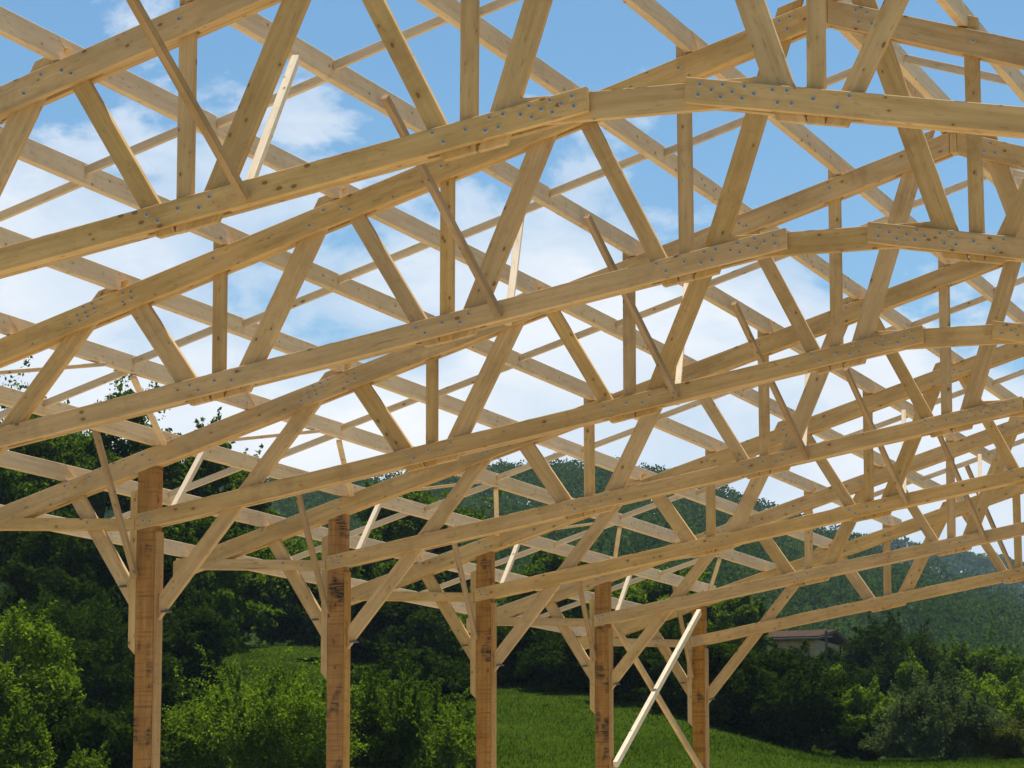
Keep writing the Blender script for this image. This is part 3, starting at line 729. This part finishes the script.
# ------------------------------------------------------------------ house below the hill
M_WALL = plain('cream_render', (0.34, 0.23, 0.095), 0.9); M_ROOF = plain('brown_tiles', (0.085, 0.05, 0.03), 0.95)
M_ROOF.node_tree.nodes['Principled BSDF'].inputs['Specular IOR Level'].default_value = 0.05
M_EAVE = plain('dark_eave', (0.10, 0.075, 0.06), 0.8); M_GLASS = plain('dark_glass', (0.03, 0.035, 0.04), 0.15)
def bx(name, c, s, mat, parent, bevel=0.02):
    bm = bmesh.new(); bmesh.ops.create_cube(bm, size=1.0); bmesh.ops.scale(bm, vec=s, verts=bm.verts[:])
    o = link(name, bm_mesh(name, bm, bevel), parent, mat); o.location = c; return o
def roof_prism(name, lx, ly, hz, parent, loc, over=0.5, th=0.18):
    bm = bmesh.new()
    pr = [(-ly/2-over, 0), (0, hz), (ly/2+over, 0), (ly/2+over, -th), (0, hz-th), (-ly/2-over, -th)]
    a = [bm.verts.new((-lx/2-over, p[0], p[1])) for p in pr]; b = [bm.verts.new((lx/2+over, p[0], p[1])) for p in pr]
    bm.faces.new((a[0], a[1], a[4], a[5])); bm.faces.new((a[1], a[2], a[3], a[4])); bm.faces.new((b[0], b[5], b[4], b[1])); bm.faces.new((b[1], b[4], b[3], b[2]))
    for k in range(6): bm.faces.new((a[k], b[k], b[(k+1) % 6], a[(k+1) % 6]))
    o = link(name, bm_mesh(name, bm), parent, M_ROOF); o.location = loc
    # courses of tiles
    for s in (-1, 1):
        n_ = int((ly/2+over)/0.35)
        for k in range(n_):
            t = (k+0.5)/n_; yy = s*(ly/2+over)*t; zz = hz*(1-t)
            c_ = bx('tile_course', (0, yy, zz+0.03), (lx+2*over-0.06, 0.30, 0.07), M_ROOF, o, 0.01)
            c_.rotation_euler = (-s*math.atan2(hz, ly/2+over), 0, 0)
    return o
def house(px, d, ytop, lx, ly, rot, label):
    x, y, z = place(px, d); zt_ = H+float(elev(ytop))*d
    root = empty('stone_house', (x, y, z)); root.rotation_euler = (0, 0, rot); tag(root, label, 'house')
    hz = ly*0.09; hw = zt_-z-hz
    bx('wall', (0, 0, hw/2-0.5), (lx, ly, hw+1.0), M_WALL, root)
    roof_prism('roof', lx, ly, hz, root, (0, 0, hw+0.1))
    bx('gutter', (0, -ly/2-0.58, hw+0.0), (lx+1.0, 0.12, 0.12), M_EAVE, root)
    for k in range(4):
        for fl in range(2):
            wx = -lx/2+lx*(k+0.5)/4; wz = hw-1.15-2.6*fl
            f = bx('window', (wx, -ly/2-0.01, wz), (0.95, 0.12, 1.15), M_EAVE, root)
            bx('pane', (0, -0.05, 0), (0.75, 0.06, 0.95), M_GLASS, f)
    g = bx('gable_window', (lx/2+0.01, 0, hw-1.2), (0.12, 0.9, 1.1), M_EAVE, root)
    return root
house(782, 205, 634, 6.5, 8.0, YAW-0.35, 'cream house with a low brown tiled roof half hidden behind trees')
house(834, 218, 646, 5.0, 6.0, YAW-0.45, 'lower dark roofed outbuilding right of the cream house')
# utility pole
x, y, z = place(826, 170)
pr_ = empty('utility_pole', (x, y, z)); tag(pr_, 'thin dark utility pole standing beside the tiled house', 'pole')
zt_ = H+float(elev(632))*170-z
v_, f_ = tube([(0, 0, -0.3), (0, 0, zt_*0.5), (0, 0, zt_)], 0.11, 0.08, 8)
link('shaft', mesh_np('shaft', v_, f_, 4, M_BARK, True), pr_)
bx('insulator_bar', (0, 0, zt_-0.35), (0.7, 0.09, 0.09), M_BARK, pr_)

# ------------------------------------------------------------------ air
bm = bmesh.new(); bmesh.ops.create_cube(bm, size=1.0)
bmesh.ops.scale(bm, vec=(17000, 17000, 186), verts=bm.verts[:]); bmesh.ops.translate(bm, verts=bm.verts[:], vec=(0, 0, 93-8))
mz = bpy.data.materials.new('haze_air'); mz.use_nodes = True
tz = mz.node_tree
for n_ in list(tz.nodes):
    if n_.type == 'BSDF_PRINCIPLED': tz.nodes.remove(n_)
pv = tz.nodes.new('ShaderNodeVolumePrincipled'); pv.inputs['Color'].default_value = (0.62, 0.80, 1.0, 1); pv.inputs['Density'].default_value = 0.00013
tz.links.new(pv.outputs[0], tz.nodes['Material Output'].inputs['Volume'])
hz_ = link('haze', bm_mesh('haze', bm), None, mz); tag(hz_, 'thin blue haze in the air over the valley', 'haze', kind='stuff')

# ------------------------------------------------------------------ camera and light
cam = bpy.data.cameras.new('camera'); co = bpy.data.objects.new('camera', cam); COL.objects.link(co)
co.location = (0, 0, H); co.rotation_euler = (R(90)+PIT, 0, YAW)
cam.sensor_width = 36.0; cam.lens = F_PX/1024*36
cam.clip_start = 0.5; cam.clip_end = 20000
SC.camera = co

SUN = Vector((0.03, 0.30, 0.95)).normalized()
sl = bpy.data.lights.new('sun', 'SUN'); so = bpy.data.objects.new('sun', sl); COL.objects.link(so)
sl.energy = 4.5; sl.angle = R(0.53); sl.color = (1.0, 0.95, 0.86)
so.rotation_euler = SUN.to_track_quat('Z', 'Y').to_euler()
so.location = (-40, 20, 60)
w = bpy.data.worlds.new('World'); SC.world = w; w.use_nodes = True
nt = w.node_tree; bg = nt.nodes['Background']
sky = N(nt, 'ShaderNodeTexSky'); sky.sky_type = 'NISHITA'; sky.sun_disc = False
sky.sun_elevation = math.asin(SUN.z); sky.sun_rotation = math.atan2(SUN.x, SUN.y)
sky.air_density = 1.0; sky.dust_density = 0.0; sky.ozone_density = 2.5
SKY_STRENGTH = 0.088
bg.inputs['Strength'].default_value = SKY_STRENGTH
# clouds: a layer at fixed height, met by the direction of sight
tc = N(nt, 'ShaderNodeTexCoord'); sx = N(nt, 'ShaderNodeSeparateXYZ')
nt.links.new(tc.outputs['Generated'], sx.inputs[0])
zc = math_n(nt, 'MAXIMUM', sx.outputs[2], 0.02)
inv = math_n(nt, 'DIVIDE', 1.0, math_n(nt, 'ADD', zc, 0.05))
vs = tc
def cloud_noise(scale, det, rough, off, dist=0.0):
    mp = N(nt, 'ShaderNodeMapping'); mp.inputs['Location'].default_value = off
    mp.inputs['Scale'].default_value = (scale, scale, scale*1.7)
    nt.links.new(tc.outputs['Generated'], mp.inputs[0])
    n = N(nt, 'ShaderNodeTexNoise', Scale=1.0, Detail=det, Roughness=rough, Distortion=dist)
    nt.links.new(mp.outputs[0], n.inputs['Vector'])
    return n.outputs[0]
n1 = cloud_noise(12.0, 10, 0.58, (3.1, 1.7, 0), 0.2)
n2 = cloud_noise(4.5, 3, 0.5, (9.4, 4.2, 0))
# more cloud low down and to the west
az = math_n(nt, 'MULTIPLY_ADD', sx.outputs[0], -0.55, math_n(nt, 'MULTIPLY', sx.outputs[1], -0.2))
bias = math_n(nt, 'MULTIPLY_ADD', zc, -4.0, 0.82)
bias = math_n(nt, 'ADD', bias, math_n(nt, 'MULTIPLY_ADD', az, 1.25, 0.0))
bias = math_n(nt, 'MINIMUM', math_n(nt, 'MAXIMUM', bias, -0.32), 0.36)
dens = math_n(nt, 'ADD', math_n(nt, 'ADD', n1, math_n(nt, 'MULTIPLY_ADD', n2, 0.5, -0.25)), bias)
cm = ramp(nt, dens, [(0.49, (0, 0, 0)), (0.55, (0.55, 0.55, 0.55)), (0.68, (0.97, 0.97, 0.97))])
CLOUD = 9.1
shade = ramp(nt, cloud_noise(9.0, 6, 0.55, (7.7, 2.2, 0)), [(0.3, (0.60*CLOUD, 0.72*CLOUD, 0.86*CLOUD)), (0.65, (1.0*CLOUD, 1.0*CLOUD, 1.0*CLOUD))])
hs = N(nt, 'ShaderNodeHueSaturation'); hs.inputs['Saturation'].default_value = 1.16; hs.inputs['Hue'].default_value = 0.492
nt.links.new(sky.outputs[0], hs.inputs['Color'])
nt.links.new(mix(nt, math_n(nt, 'MULTIPLY', cm, 0.93), hs.outputs[0], shade), bg.inputs['Color'])

SC.view_settings.view_transform = 'Standard'; SC.view_settings.look = 'None'
SC.view_settings.exposure = 0.45; SC.view_settings.gamma = 1.0
SC.render.engine = 'CYCLES'
SC.cycles.max_bounces = 8; SC.cycles.diffuse_bounces = 4; SC.cycles.transparent_max_bounces = 8
SC.cycles.use_denoising = True
